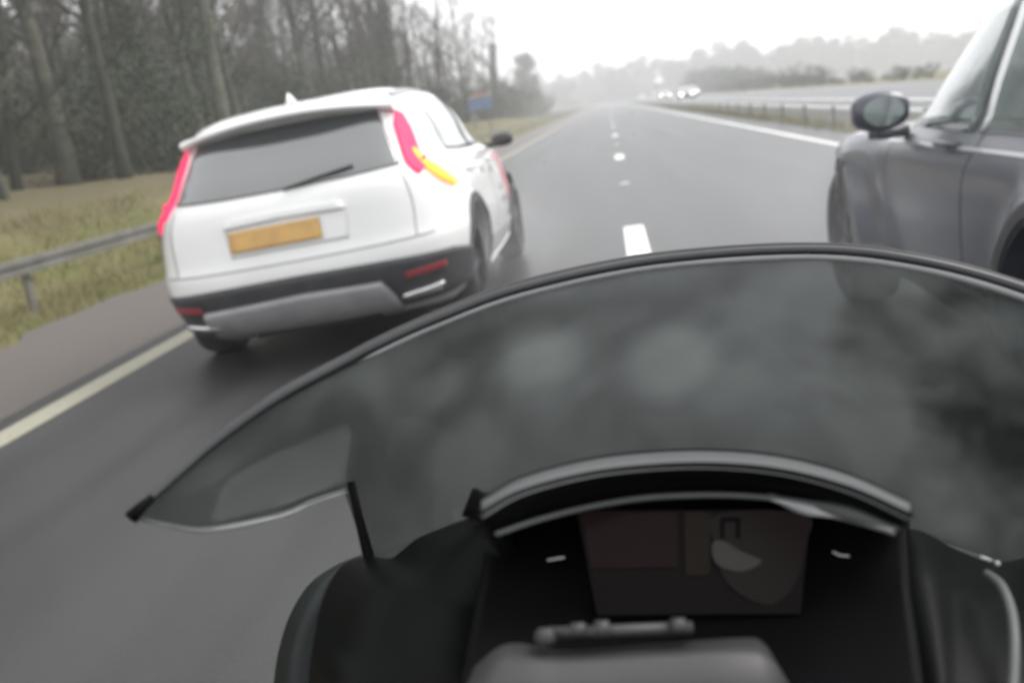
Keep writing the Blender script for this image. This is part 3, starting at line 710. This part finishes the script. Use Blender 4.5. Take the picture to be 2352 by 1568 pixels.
for k in range(46):                                # left of the vanishing point and behind it
    t = k/45; y = 470-40*t+q.uniform(-15, 15); x = -75+90*t+q.uniform(-4, 4)
    if k % 9 == 4: y -= 60
    pfar(x, y, q.uniform(1.0, 1.35), 'hazy grey far tree in the belt where the road vanishes', 'far belt of trees at the end of the road')
for k in range(95):                                # to the right, on ground that falls away
    t = k/94; x = 26+215*t+q.uniform(-3, 3); y = 400-95*t+q.uniform(-25, 25)
    hz = height(x, y); want = 16.5-17*t            # crown tops follow the slope of the land
    pfar(x, y, max(.42, (want-hz)/13.0)*q.uniform(.93, 1.08), 'hazy grey far tree beyond the opposite carriageway', 'far belt of trees on the right')
for k in range(60):                                # dense grey mass far behind the trunks
    y = 8+150*((k+q.random())/60); x = -36-24*q.random()
    pfar(x, y, q.uniform(.75, 1.1), 'dim tree deep in the wood, a grey mass behind the trunks', 'trees deep in the wood')
for k in range(130):                               # overgrown bank beyond the opposite carriageway, higher with distance
    y = 42+230*((k+q.random())/130)**1.15; x = 17.2+q.random()*5.5+(y-42)*.012
    pshrub(q.choice([0, 1, 2]), x, y, min(1.9, max(.30, (.35+(y-55)*.021)/2.0))*q.uniform(.85, 1.15), 'hazy grey-brown shrub on the bank beyond the opposite carriageway', 'shrubs on the far bank')

# ------------------------------------------------------------------ sign on the verge
sg = empty('road_sign', (-7.9, 62, height(-7.9, 62)), (0, 0, R(4))); tag(sg, 'small blue road sign on two posts, seen past the roof of the white car', 'road sign')
M['signblue'] = mat('sign_blue', (.14, .24, .42), .4, noise=3)
b = MB(); b.box((0, 0, 1.75), (1.45, .03, .78)); b.mk('sign_panel', M['signblue'], sg, smooth=False, bevel=.01)
for sd in (-1, 1):
    b = MB(); b.tube([(sd*.5, .04, -.3), (sd*.5, .04, 2.1)], .038, 10); b.mk('post', M['galv'], sg)
b = MB(); b.box((0, .0, 2.22), (1.3, .03, .09)); b.mk('orange_strip', mat('orange_strip', (.75, .28, .12), .5), sg, smooth=False)

# ------------------------------------------------------------------ the motorcycle the camera rides on
bike = empty('motorcycle', (-.13, .55, 0), (0, ROLL, 0)); tag(bike, 'black touring motorcycle cockpit in the foreground with curved clear windscreen and dim display', 'motorcycle')
bike.matrix_basis = Matrix.Translation((-.13, .55, 0)) @ Matrix.Rotation(ROLL, 4, 'Y')
M['blk'] = mat('black_plastic', (.0035, .0035, .004), .5, noise=7, col2=(.002, .002, .0025), spec=.05)
M['blk_gloss'] = mat('black_fairing', (.004, .0045, .0045), .42, noise=5, col2=(.0025, .003, .003), spec=.07)
M['satin'] = mat('satin_grey_plastic', (.085, .09, .09), .5, noise=6, col2=(.07, .074, .074))
M['alu'] = mat('grey_aluminium', (.045, .043, .043), .5, noise=8)
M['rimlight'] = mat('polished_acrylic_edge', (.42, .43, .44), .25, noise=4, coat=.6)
M['rubber'] = mat('rubber_edging', (.03, .031, .033), .35)
def scr_mat():
    m = bpy.data.materials.new('smoked_acrylic'); m.use_nodes = True; n = m.node_tree.nodes; l = m.node_tree.links; n.clear()
    out = n.new('ShaderNodeOutputMaterial'); tr = n.new('ShaderNodeBsdfTransparent'); tr.inputs[0].default_value = (.54, .55, .55, 1)
    gl = n.new('ShaderNodeBsdfGlossy'); gl.inputs['Roughness'].default_value = .06; gl.inputs[0].default_value = (.8, .8, .8, 1)
    df = n.new('ShaderNodeBsdfTranslucent'); df.inputs[0].default_value = (.36, .385, .375, 1)
    fr = n.new('ShaderNodeFresnel'); gm = n.new('ShaderNodeNewGeometry'); ir = n.new('ShaderNodeMapRange'); ir.inputs[3].default_value = 1.35; ir.inputs[4].default_value = 1/1.35
    l.new(gm.outputs['Backfacing'], ir.inputs[0]); l.new(ir.outputs[0], fr.inputs[0])
    tc = n.new('ShaderNodeTexCoord'); t = n.new('ShaderNodeTexNoise'); t.inputs['Scale'].default_value = 13; t.inputs['Detail'].default_value = 6
    t.inputs['Roughness'].default_value = .55
    l.new(tc.outputs['Object'], t.inputs[0])
    mr = n.new('ShaderNodeMapRange'); mr.inputs[1].default_value = .38; mr.inputs[2].default_value = .66; mr.inputs[3].default_value = .01; mr.inputs[4].default_value = .17
    l.new(t.outputs[0], mr.inputs[0])
    cur = mr.outputs[0]
    inv = bike.matrix_basis.inverted()
    for (px, py, d, rad, s) in SPOTS:                # droplet reflections painted into the screen as pale round smears
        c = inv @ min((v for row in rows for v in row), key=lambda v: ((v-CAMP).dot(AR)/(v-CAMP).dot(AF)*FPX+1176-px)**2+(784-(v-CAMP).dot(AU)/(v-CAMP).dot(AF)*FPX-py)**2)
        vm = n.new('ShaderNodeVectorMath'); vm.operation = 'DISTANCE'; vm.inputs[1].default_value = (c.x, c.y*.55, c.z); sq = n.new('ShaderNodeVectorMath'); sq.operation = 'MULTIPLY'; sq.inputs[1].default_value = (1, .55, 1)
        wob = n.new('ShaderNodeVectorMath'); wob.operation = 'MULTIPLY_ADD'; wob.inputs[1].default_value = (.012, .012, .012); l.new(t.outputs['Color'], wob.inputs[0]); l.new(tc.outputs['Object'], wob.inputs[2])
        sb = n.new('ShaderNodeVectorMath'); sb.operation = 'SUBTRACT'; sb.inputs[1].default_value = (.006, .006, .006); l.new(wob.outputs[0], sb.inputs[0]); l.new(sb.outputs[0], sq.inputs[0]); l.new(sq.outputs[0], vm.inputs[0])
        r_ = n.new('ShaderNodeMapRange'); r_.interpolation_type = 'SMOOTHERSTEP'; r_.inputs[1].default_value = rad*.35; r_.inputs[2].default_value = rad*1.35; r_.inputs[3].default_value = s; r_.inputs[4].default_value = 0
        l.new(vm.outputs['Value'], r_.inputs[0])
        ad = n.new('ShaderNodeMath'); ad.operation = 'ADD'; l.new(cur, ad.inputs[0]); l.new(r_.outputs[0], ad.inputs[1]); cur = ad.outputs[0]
    m1 = n.new('ShaderNodeMixShader'); l.new(cur, m1.inputs[0]); l.new(tr.outputs[0], m1.inputs[1]); l.new(df.outputs[0], m1.inputs[2])
    m2 = n.new('ShaderNodeMixShader'); l.new(fr.outputs[0], m2.inputs[0]); l.new(m1.outputs[0], m2.inputs[1]); l.new(gl.outputs[0], m2.inputs[2])
    l.new(m2.outputs[0], out.inputs[0]); return m
T = [(302, 1183, .44), (400, 1095, .455), (500, 1010, .47), (640, 912, .485), (790, 832, .50), (870, 790, .505), (1000, 732, .515), (1200, 660, .53), (1500, 598, .55), (1850, 574, .555), (2100, 598, .545), (2350, 664, .53), (2600, 770, .50), (2720, 860, .48), (2800, 960, .46)]
B = [(306, 1190, .443), (390, 1208, .46), (480, 1217, .48), (640, 1185, .50), (790, 1130, .53), (850, 1300, .55), (1000, 1250, .62), (1200, 1215, .68), (1500, 1180, .72), (1850, 1180, .72), (2130, 1225, .68), (2350, 1300, .62), (2600, 1310, .55), (2720, 1220, .50), (2800, 1060, .47)]
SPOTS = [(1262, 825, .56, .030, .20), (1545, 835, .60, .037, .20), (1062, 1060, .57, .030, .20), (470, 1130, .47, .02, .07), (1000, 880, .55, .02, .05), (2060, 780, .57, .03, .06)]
Tc = cr([cp(*p) for p in T], 6); Bc = cr([cp(*p) for p in B], 6)
def interp(pl, n=6):
    out = []
    for i in range(len(pl)-1):
        for k in range(n):
            t = k/n; out.append(tuple(a*(1-t)+b*t for a, b in zip(pl[i], pl[i+1])))
    out.append(pl[-1]); return out
Bp = interp(B)
Bc = [cp(*p) for p in Bp]
rows = []; NV = 14
for j in range(NV+1):
    v = j/NV; row = []
    for i, (a, b_) in enumerate(zip(Tc, Bc)):
        p = a.lerp(b_, v); bul = .045*math.sin(math.pi*v)*math.sin(math.pi*i/(len(Tc)-1))
        row.append(p+AF*bul+AU*bul*.35)
    rows.append(row)
V, F = loft(rows)
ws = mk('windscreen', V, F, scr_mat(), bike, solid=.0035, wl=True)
def btube(name, pts, r, m, parent, n=8):
    b = MB(); b.tube(pts, r, n); inv = bike.matrix_basis.inverted(); b.V = [inv @ v for v in b.V]
    return b.mk(name, m, parent)
btube('screen_edging', [p-AF*.001 for p in Tc], .0030, M['rubber'], ws)
lit = []
for i, p in enumerate(rows[1]):
    a = Tc[i]; d = (p-a).normalized(); lit.append(a+d*.0078-AF*.0065)
btube('polished_edge', lit[14:], [.0009+.0019*min(1, k/20) for k in range(len(lit)-14)], M['rimlight'], ws)
btube('outer_edge', [p+AU*.0034+AF*.001 for p in Tc[16:]], [.0007+.0005*min(1, k/30) for k in range(len(Tc)-16)], M['alu'], ws)
be = cr([cp(306, 1187, .44), cp(390, 1207, .46), cp(480, 1216, .48), cp(640, 1185, .50), cp(720, 1152, .515), cp(795, 1128, .53)], 6)
btube('lower_edge', be, [.0009+.0009*min(1, k/14) for k in range(len(be))], M['rimlight'], ws)
btube('corner_cap', [cp(300, 1190, .437), cp(320, 1168, .44), cp(350, 1140, .444)], [.0034, .0028, .0016], M['blk'], ws)
btube('screen_bracket', [cp(806, 1105, .53), cp(822, 1180, .53), cp(850, 1290, .53), cp(870, 1350, .53)], [.0022, .0026, .0034, .004], M['blk'], bike)

def bloft(name, rows_px, m, solid=.003, sub=0, smooth=True, par=None, dense=8, bevel=0):
    rows_ = [cr([cp(*p) for p in r], dense) for r in rows_px]
    V, F = loft(rows_); V = [bike.matrix_basis.inverted() @ v for v in V]
    F = [f[::-1] for f in F]
    return mk(name, V, F, m, par or bike, solid=solid, smooth=smooth, sub=sub, bevel=bevel)
A = [(1105, 1150), (1200, 1098), (1350, 1058), (1500, 1040), (1650, 1037), (1800, 1052), (1950, 1092), (2090, 1155)]
L_ = [(1140, 1226), (1240, 1192), (1370, 1160), (1500, 1141), (1650, 1136), (1790, 1145), (1930, 1172), (2060, 1214)]
dep = [.405, .425, .445, .455, .455, .445, .425, .40]
hood = bloft('instrument_hood', [[(x, y+60, d+.16) for (x, y), d in zip(A, dep)], [(x, y+8, d+.05) for (x, y), d in zip(A, dep)], [(x, y-7, d+.018) for (x, y), d in zip(A, dep)], [(x, y-3, d+.008) for (x, y), d in zip(A, dep)]], M['blk'])
bloft('hood_bevel', [[(x, y-1, d+.006) for (x, y), d in zip(A, dep)], [(x, y+18, d-.014) for (x, y), d in zip(A, dep)], [(x, y+38, d-.030) for (x, y), d in zip(A, dep)]], M['satin'], par=hood, solid=.0005)
bloft('hood_face', [[(x, y+39, d-.0295) for (x, y), d in zip(A, dep)], [(x*.5+X*.5, (y+36)*.5+Y*.5, d-.016) for (x, y), (X, Y), d in zip(A, L_, dep)], [(X, Y, d-.006) for (X, Y), d in zip(L_, dep)]], M['blk'], par=hood)
lip = cr([cp(X, Y, d-.010) for (X, Y), d in zip(L_, dep)], 8)
n_ = len(lip)
btube('hood_lip', lip, [.0010+.0006*math.sin(math.pi*i/(n_-1))+(.0022*math.exp(-((i/(n_-1)-.88)/.07)**2)) for i in range(n_)], M['satin'], hood)
# chrome sweep at the right end of the hood
bloft('hood_trim', [[(1760, 1146, .437), (1850, 1158, .425), (1950, 1180, .412), (2050, 1208, .392)], [(1780, 1154, .437), (1850, 1182, .425), (1950, 1190, .410), (2050, 1216, .390)]], M['rimlight'], par=hood)
# instrument panel behind the lip
panel = bloft('instrument_panel', [[(1120, 1215, .47), (1300, 1170, .485), (1600, 1120, .49), (1900, 1160, .48), (2080, 1215, .46)], [(1100, 1350, .45), (1300, 1350, .46), (1600, 1350, .46), (1900, 1350, .455), (2090, 1350, .44)], [(1060, 1560, .40), (1300, 1560, .41), (1600, 1560, .41), (1900, 1560, .40), (2120, 1560, .39)], [(1000, 1800, .37), (1300, 1800, .37), (1600, 1800, .37), (1900, 1800, .37), (2140, 1800, .36)]], M['blk'])
def em(name, c, s, rough=.25):
    return mat(name, tuple(k*.3 for k in c), rough, emit=c, es=s, noise=6, spec=.05)
def quad(name, pts, m, par, bev=0):
    V = [bike.matrix_basis.inverted() @ cp(*p) for p in pts]
    return mk(name, V, [tuple(range(len(pts)))], m, par, smooth=False, solid=.0015, off=0, bevel=bev)
disp = quad('display', [(1325, 1172, .456), (1372, 1412, .438), (1838, 1408, .438), (1862, 1172, .456)], em('display_dark', (.006, .0045, .0045), .3, .4), bike)
def dp(name, pts, m, up=0):
    return quad(name, [(x, y, .4535-up-(y-1180)*.0000772) for x, y in pts], m, disp)
def closed(pts):
    P = [Vector((*p, 0)) for p in pts]; o_ = []
    for i in range(len(P)):
        a, b_, c, d = P[i-1], P[i], P[(i+1) % len(P)], P[(i+2) % len(P)]
        for k in range(5):
            t = k/5; v = .5*((2*b_)+(c-a)*t+(2*a-5*b_+4*c-d)*t*t+(3*b_-a-3*c+d)*t**3); o_.append((v.x, v.y))
    return o_
dp('display_panel', [(1335, 1176), (1358, 1305), (1556, 1303), (1556, 1176)], em('display_brown', (.013, .0068, .0066), .28))
dp('display_panel', [(1572, 1176), (1574, 1320), (1628, 1320), (1634, 1176)], em('display_olive', (.014, .011, .0085), .28))
dp('display_panel', closed([(1648, 1180), (1644, 1260), (1665, 1330), (1720, 1375), (1780, 1385), (1830, 1330), (1850, 1250), (1850, 1182)]), em('display_grey', (.016, .0125, .0125), .28))
dp('display_glare', closed([(1640, 1243), (1636, 1270), (1652, 1298), (1700, 1312), (1740, 1298), (1745, 1285), (1700, 1266), (1668, 1246)]), em('display_glare_pale', (.050, .047, .044), .3), .002)  # pale glare blot painted onto the display as a glowing shape
dp('display_mark', [(1656, 1188), (1656, 1234), (1664, 1234), (1664, 1196), (1692, 1196), (1692, 1234), (1700, 1234), (1700, 1188)], M['blk'], .002)
M['icon_glint'] = mat('icon_glint_white', (.35, .35, .36), .5)
for a in ([(1257, 1286), (1297, 1279)], [(1912, 1266), (1930, 1275), (1950, 1276)]):
    btube('panel_marking', [cp(x, y, .449) for x, y in a], .0006, M['icon_glint'], panel, 6)
# left inner fairing and wind deflector
inner = bloft('inner_fairing', [[(1130, 1130, .47), (1090, 1190, .50), (1030, 1218, .515), (965, 1245, .52), (905, 1290, .525), (848, 1288, .53), (800, 1302, .53), (765, 1345, .52), (738, 1425, .50), (724, 1520, .48), (700, 1800, .46)],
   [(1160, 1200, .44), (1140, 1240, .46), (1110, 1270, .465), (1060, 1310, .47), (1010, 1350, .47), (960, 1390, .465), (930, 1430, .46), (900, 1480, .455), (870, 1560, .45), (840, 1650, .44), (800, 1850, .42)],
   [(1180, 1260, .47), (1175, 1300, .47), (1170, 1340, .465), (1160, 1380, .46), (1150, 1430, .45), (1140, 1480, .44), (1130, 1540, .43), (1120, 1600, .42), (1110, 1680, .41), (1100, 1760, .40), (1090, 1900, .38)]], M['blk_gloss'])
bloft('wind_deflector', [[(838, 1282, .545), (780, 1305, .545), (720, 1345, .54), (680, 1405, .53), (655, 1475, .52), (640, 1560, .51), (620, 1800, .49)], [(845, 1300, .535), (805, 1318, .535), (770, 1370, .525), (745, 1430, .51), (728, 1500, .50), (720, 1580, .49), (700, 1800, .47)]], mat('deflector', (.010, .014, .0135), .45, noise=8, spec=.2), par=inner)
btube('bolt_or_glint', [cp(848, 1330, .52), cp(848, 1330, .526)], .0025, M['alu'], inner)
bloft('hood_bracket', [[(1085, 1120, .48), (1110, 1140, .46), (1130, 1170, .44)], [(1060, 1185, .49), (1095, 1195, .47), (1130, 1240, .45)]], M['blk'], par=inner)
# right side: dark dash and knee panel
rt = bloft('dash_panel', [[(2000, 1230, .475), (2100, 1215, .48), (2200, 1262, .49), (2270, 1288, .49), (2330, 1285, .48), (2420, 1260, .46), (2600, 1240, .44)],
   [(2010, 1320, .465), (2120, 1330, .45), (2190, 1370, .45), (2260, 1400, .45), (2330, 1430, .445), (2420, 1480, .44), (2600, 1560, .42)],
   [(2010, 1560, .425), (2140, 1560, .40), (2200, 1560, .40), (2270, 1560, .40), (2340, 1560, .40), (2430, 1570, .40), (2600, 1600, .40)],
   [(2010, 1850, .385), (2140, 1850, .36), (2200, 1850, .36), (2270, 1850, .36), (2340, 1850, .36), (2430, 1850, .36), (2600, 1850, .36)]], M['blk_gloss'])
btube('cable', cr([cp(2268, 1318, .45), cp(2300, 1345, .43), cp(2322, 1400, .415), cp(2330, 1470, .40), cp(2326, 1580, .385), cp(2310, 1700, .37)], 6), .0022, M['satin'], rt)
btube('dash_glint', [cp(2252, 1278, .47), cp(2276, 1287, .47)], .0009, M['icon_glint'], rt)  # pale stroke, a glint painted onto the dash
btube('bolt_or_glint', [cp(2291, 1293, .47), cp(2291, 1293, .474)], .0014, M['icon_glint'], rt)  # small pale stub added as a second glint
# handlebar clamp and bar at the bottom
bar = btube('handlebar', [cp(1262, 1452, .385), cp(1420, 1447, .385), cp(1590, 1440, .385)], .0024, M['alu'], bike, 16)
btube('bar_end', [cp(1246, 1462, .380), cp(1262, 1461, .385)], .0036, M['alu'], bar, 16)
for x, r_ in ((1385, .0034), (1560, .0032), (1330, .0028)):
    btube('collar', [cp(x-18, 1448-(x-1262)*.036, .384), cp(x+14, 1447-(x-1262)*.036, .384)], r_, M['alu'], bar, 16)
bloft('top_yoke', [[(1090, 1530, .395), (1140, 1488, .392), (1190, 1476, .390), (1300, 1492, .388), (1500, 1478, .388), (1690, 1464, .388), (1750, 1472, .388), (1790, 1530, .39)],
   [(1060, 1600, .385), (1130, 1545, .375), (1200, 1530, .372), (1300, 1530, .370), (1500, 1520, .370), (1700, 1510, .370), (1780, 1530, .372), (1830, 1600, .38)],
   [(1040, 1750, .38), (1100, 1700, .365), (1200, 1700, .36), (1300, 1700, .36), (1500, 1700, .36), (1700, 1700, .36), (1800, 1700, .365), (1860, 1750, .38)]], M['alu'], solid=.006)
# nose of the fairing, in front of and below the screen
nose = []
for j, (yy, zt, hw, zb) in enumerate(((.33, .93, .20, .74), (.45, .93, .25, .68), (.56, .91, .25, .62), (.68, .87, .22, .60), (.78, .82, .17, .60), (.86, .78, .11, .62), (.90, .74, .05, .66))):
    row = []
    for k in range(24):
        a = 2*math.pi*k/24; cx = .075
        sx = math.copysign(abs(math.cos(a))**.75, math.cos(a))*hw; szz = math.copysign(abs(math.sin(a))**.75, math.sin(a))*(zt-zb)/2
        row.append(Vector((cx+sx, yy-.55, (zt+zb)/2+szz)))
    nose.append(row)
V, F = loft(nose, True); F += [tuple(range(24))[::-1], tuple(6*24+i for i in range(24))]
nose_o = mk('nose_fairing', V, F, M['blk_gloss'], bike, sub=1)
b = MB(); b.box((.075, .335, .76), (.16, .03, .09)); b.mk('headlight', M['chrome'], nose_o, bevel=.015)
body = []
for (yy, zt, hw, zb) in ((.20, .82, .17, .30), (0, .92, .20, .24), (-.20, .96, .17, .24), (-.45, .97, .15, .26), (-.75, .90, .13, .30), (-1.2, .86, .15, .45), (-1.5, .88, .13, .55)):
    body.append([Vector((.075+math.cos(2*math.pi*k/20)*hw, yy-.12, (zt+zb)/2+math.sin(2*math.pi*k/20)*(zt-zb)/2)) for k in range(20)])
V, F = loft(body, True); F += [tuple(range(20)), tuple(6*20+i for i in range(20))[::-1]]
mk('tank_and_body', V, F, M['blk_gloss'], bike, sub=1)
for sd in (-1, 1):
    b = MB(); b.tube([(.075+sd*.10, .52, .31), (.075+sd*.10, .26, .82)], .025, 12); b.mk('fork_leg', M['alu'], bike)
for yy, nm in ((.55, 'front'), (-1.0, 'rear')):
    wh = wheel(bike, .075, yy, .30, 1, .12 if nm == 'front' else .17, 5)
b = MB(); rows = []
for i in range(13):
    a = R(10+150*i/12); rows.append([Vector((.075+dx, .55+.33*math.cos(a)*(1 if abs(dx) < .05 else .97), .30+.33*math.sin(a)*(1 if abs(dx) < .05 else .97))) for dx in (-.07, -.045, 0, .045, .07)])
V, F = loft(rows); mk('mudguard', V, F, M['blk_gloss'], bike, solid=.003)

# ------------------------------------------------------------------ spray thrown up from the wet road
def spray(c, rad, dens):
    rows = []
    for j in range(1, 16):
        th = math.pi*j/16
        rows.append([Vector((math.sin(th)*math.cos(2*math.pi*k/28), math.sin(th)*math.sin(2*math.pi*k/28), math.cos(th))) for k in range(28)])
    V, F = loft(rows, True); F += [tuple(range(28)), tuple(14*28+k for k in range(28))[::-1]]
    F = [f[::-1] for f in F]
    m = bpy.data.materials.new('spray'); m.use_nodes = True; n = m.node_tree.nodes; l = m.node_tree.links; n.clear()
    ov = n.new('ShaderNodeOutputMaterial'); pv = n.new('ShaderNodeVolumePrincipled'); pv.inputs['Color'].default_value = (.98, .98, 1, 1)
    tc = n.new('ShaderNodeTexCoord'); vl = n.new('ShaderNodeVectorMath'); vl.operation = 'LENGTH'; l.new(tc.outputs['Object'], vl.inputs[0])
    mr = n.new('ShaderNodeMapRange'); mr.interpolation_type = 'SMOOTHSTEP'; mr.inputs[1].default_value = .15; mr.inputs[2].default_value = .98; mr.inputs[3].default_value = dens; mr.inputs[4].default_value = 0
    l.new(vl.outputs['Value'], mr.inputs[0])
    no = n.new('ShaderNodeTexNoise'); no.inputs['Scale'].default_value = 2.6; no.inputs['Detail'].default_value = 2; l.new(tc.outputs['Object'], no.inputs[0])
    nm = n.new('ShaderNodeMapRange'); nm.inputs[1].default_value = .35; nm.inputs[2].default_value = .65; nm.inputs[3].default_value = .35; nm.inputs[4].default_value = 1.6; l.new(no.outputs[0], nm.inputs[0])
    mu = n.new('ShaderNodeMath'); mu.operation = 'MULTIPLY'; l.new(mr.outputs[0], mu.inputs[0]); l.new(nm.outputs[0], mu.inputs[1]); l.new(mu.outputs[0], pv.inputs['Density'])
    l.new(pv.outputs[0], ov.inputs['Volume'])
    o = mk('road_spray', V, F, m); o.location = c; o.scale = rad; tag(o, kind='stuff')
spray((1.25, 4.6, .66), (.9, 2.7, .75), .09)
spray((-.80, 6.6, .45), (.7, 2.4, .55), .08)

# ------------------------------------------------------------------ haze
hb = MB(); hb.box((0, 640, 3.5), (2800, 1900, 35.6)); hz = hb.mk('haze', mat('haze_surface', (1, 1, 1)), smooth=False)
hm = bpy.data.materials.new('haze'); hm.use_nodes = True; n = hm.node_tree.nodes; n.clear()
ov = n.new('ShaderNodeOutputMaterial'); pv = n.new('ShaderNodeVolumePrincipled'); pv.inputs['Color'].default_value = (.985, .985, 1, 1)
pv.inputs['Density'].default_value = .0027; pv.inputs['Anisotropy'].default_value = .2
hm.node_tree.links.new(pv.outputs[0], ov.inputs['Volume']); hz.data.materials.clear(); hz.data.materials.append(hm); tag(hz, kind='stuff')
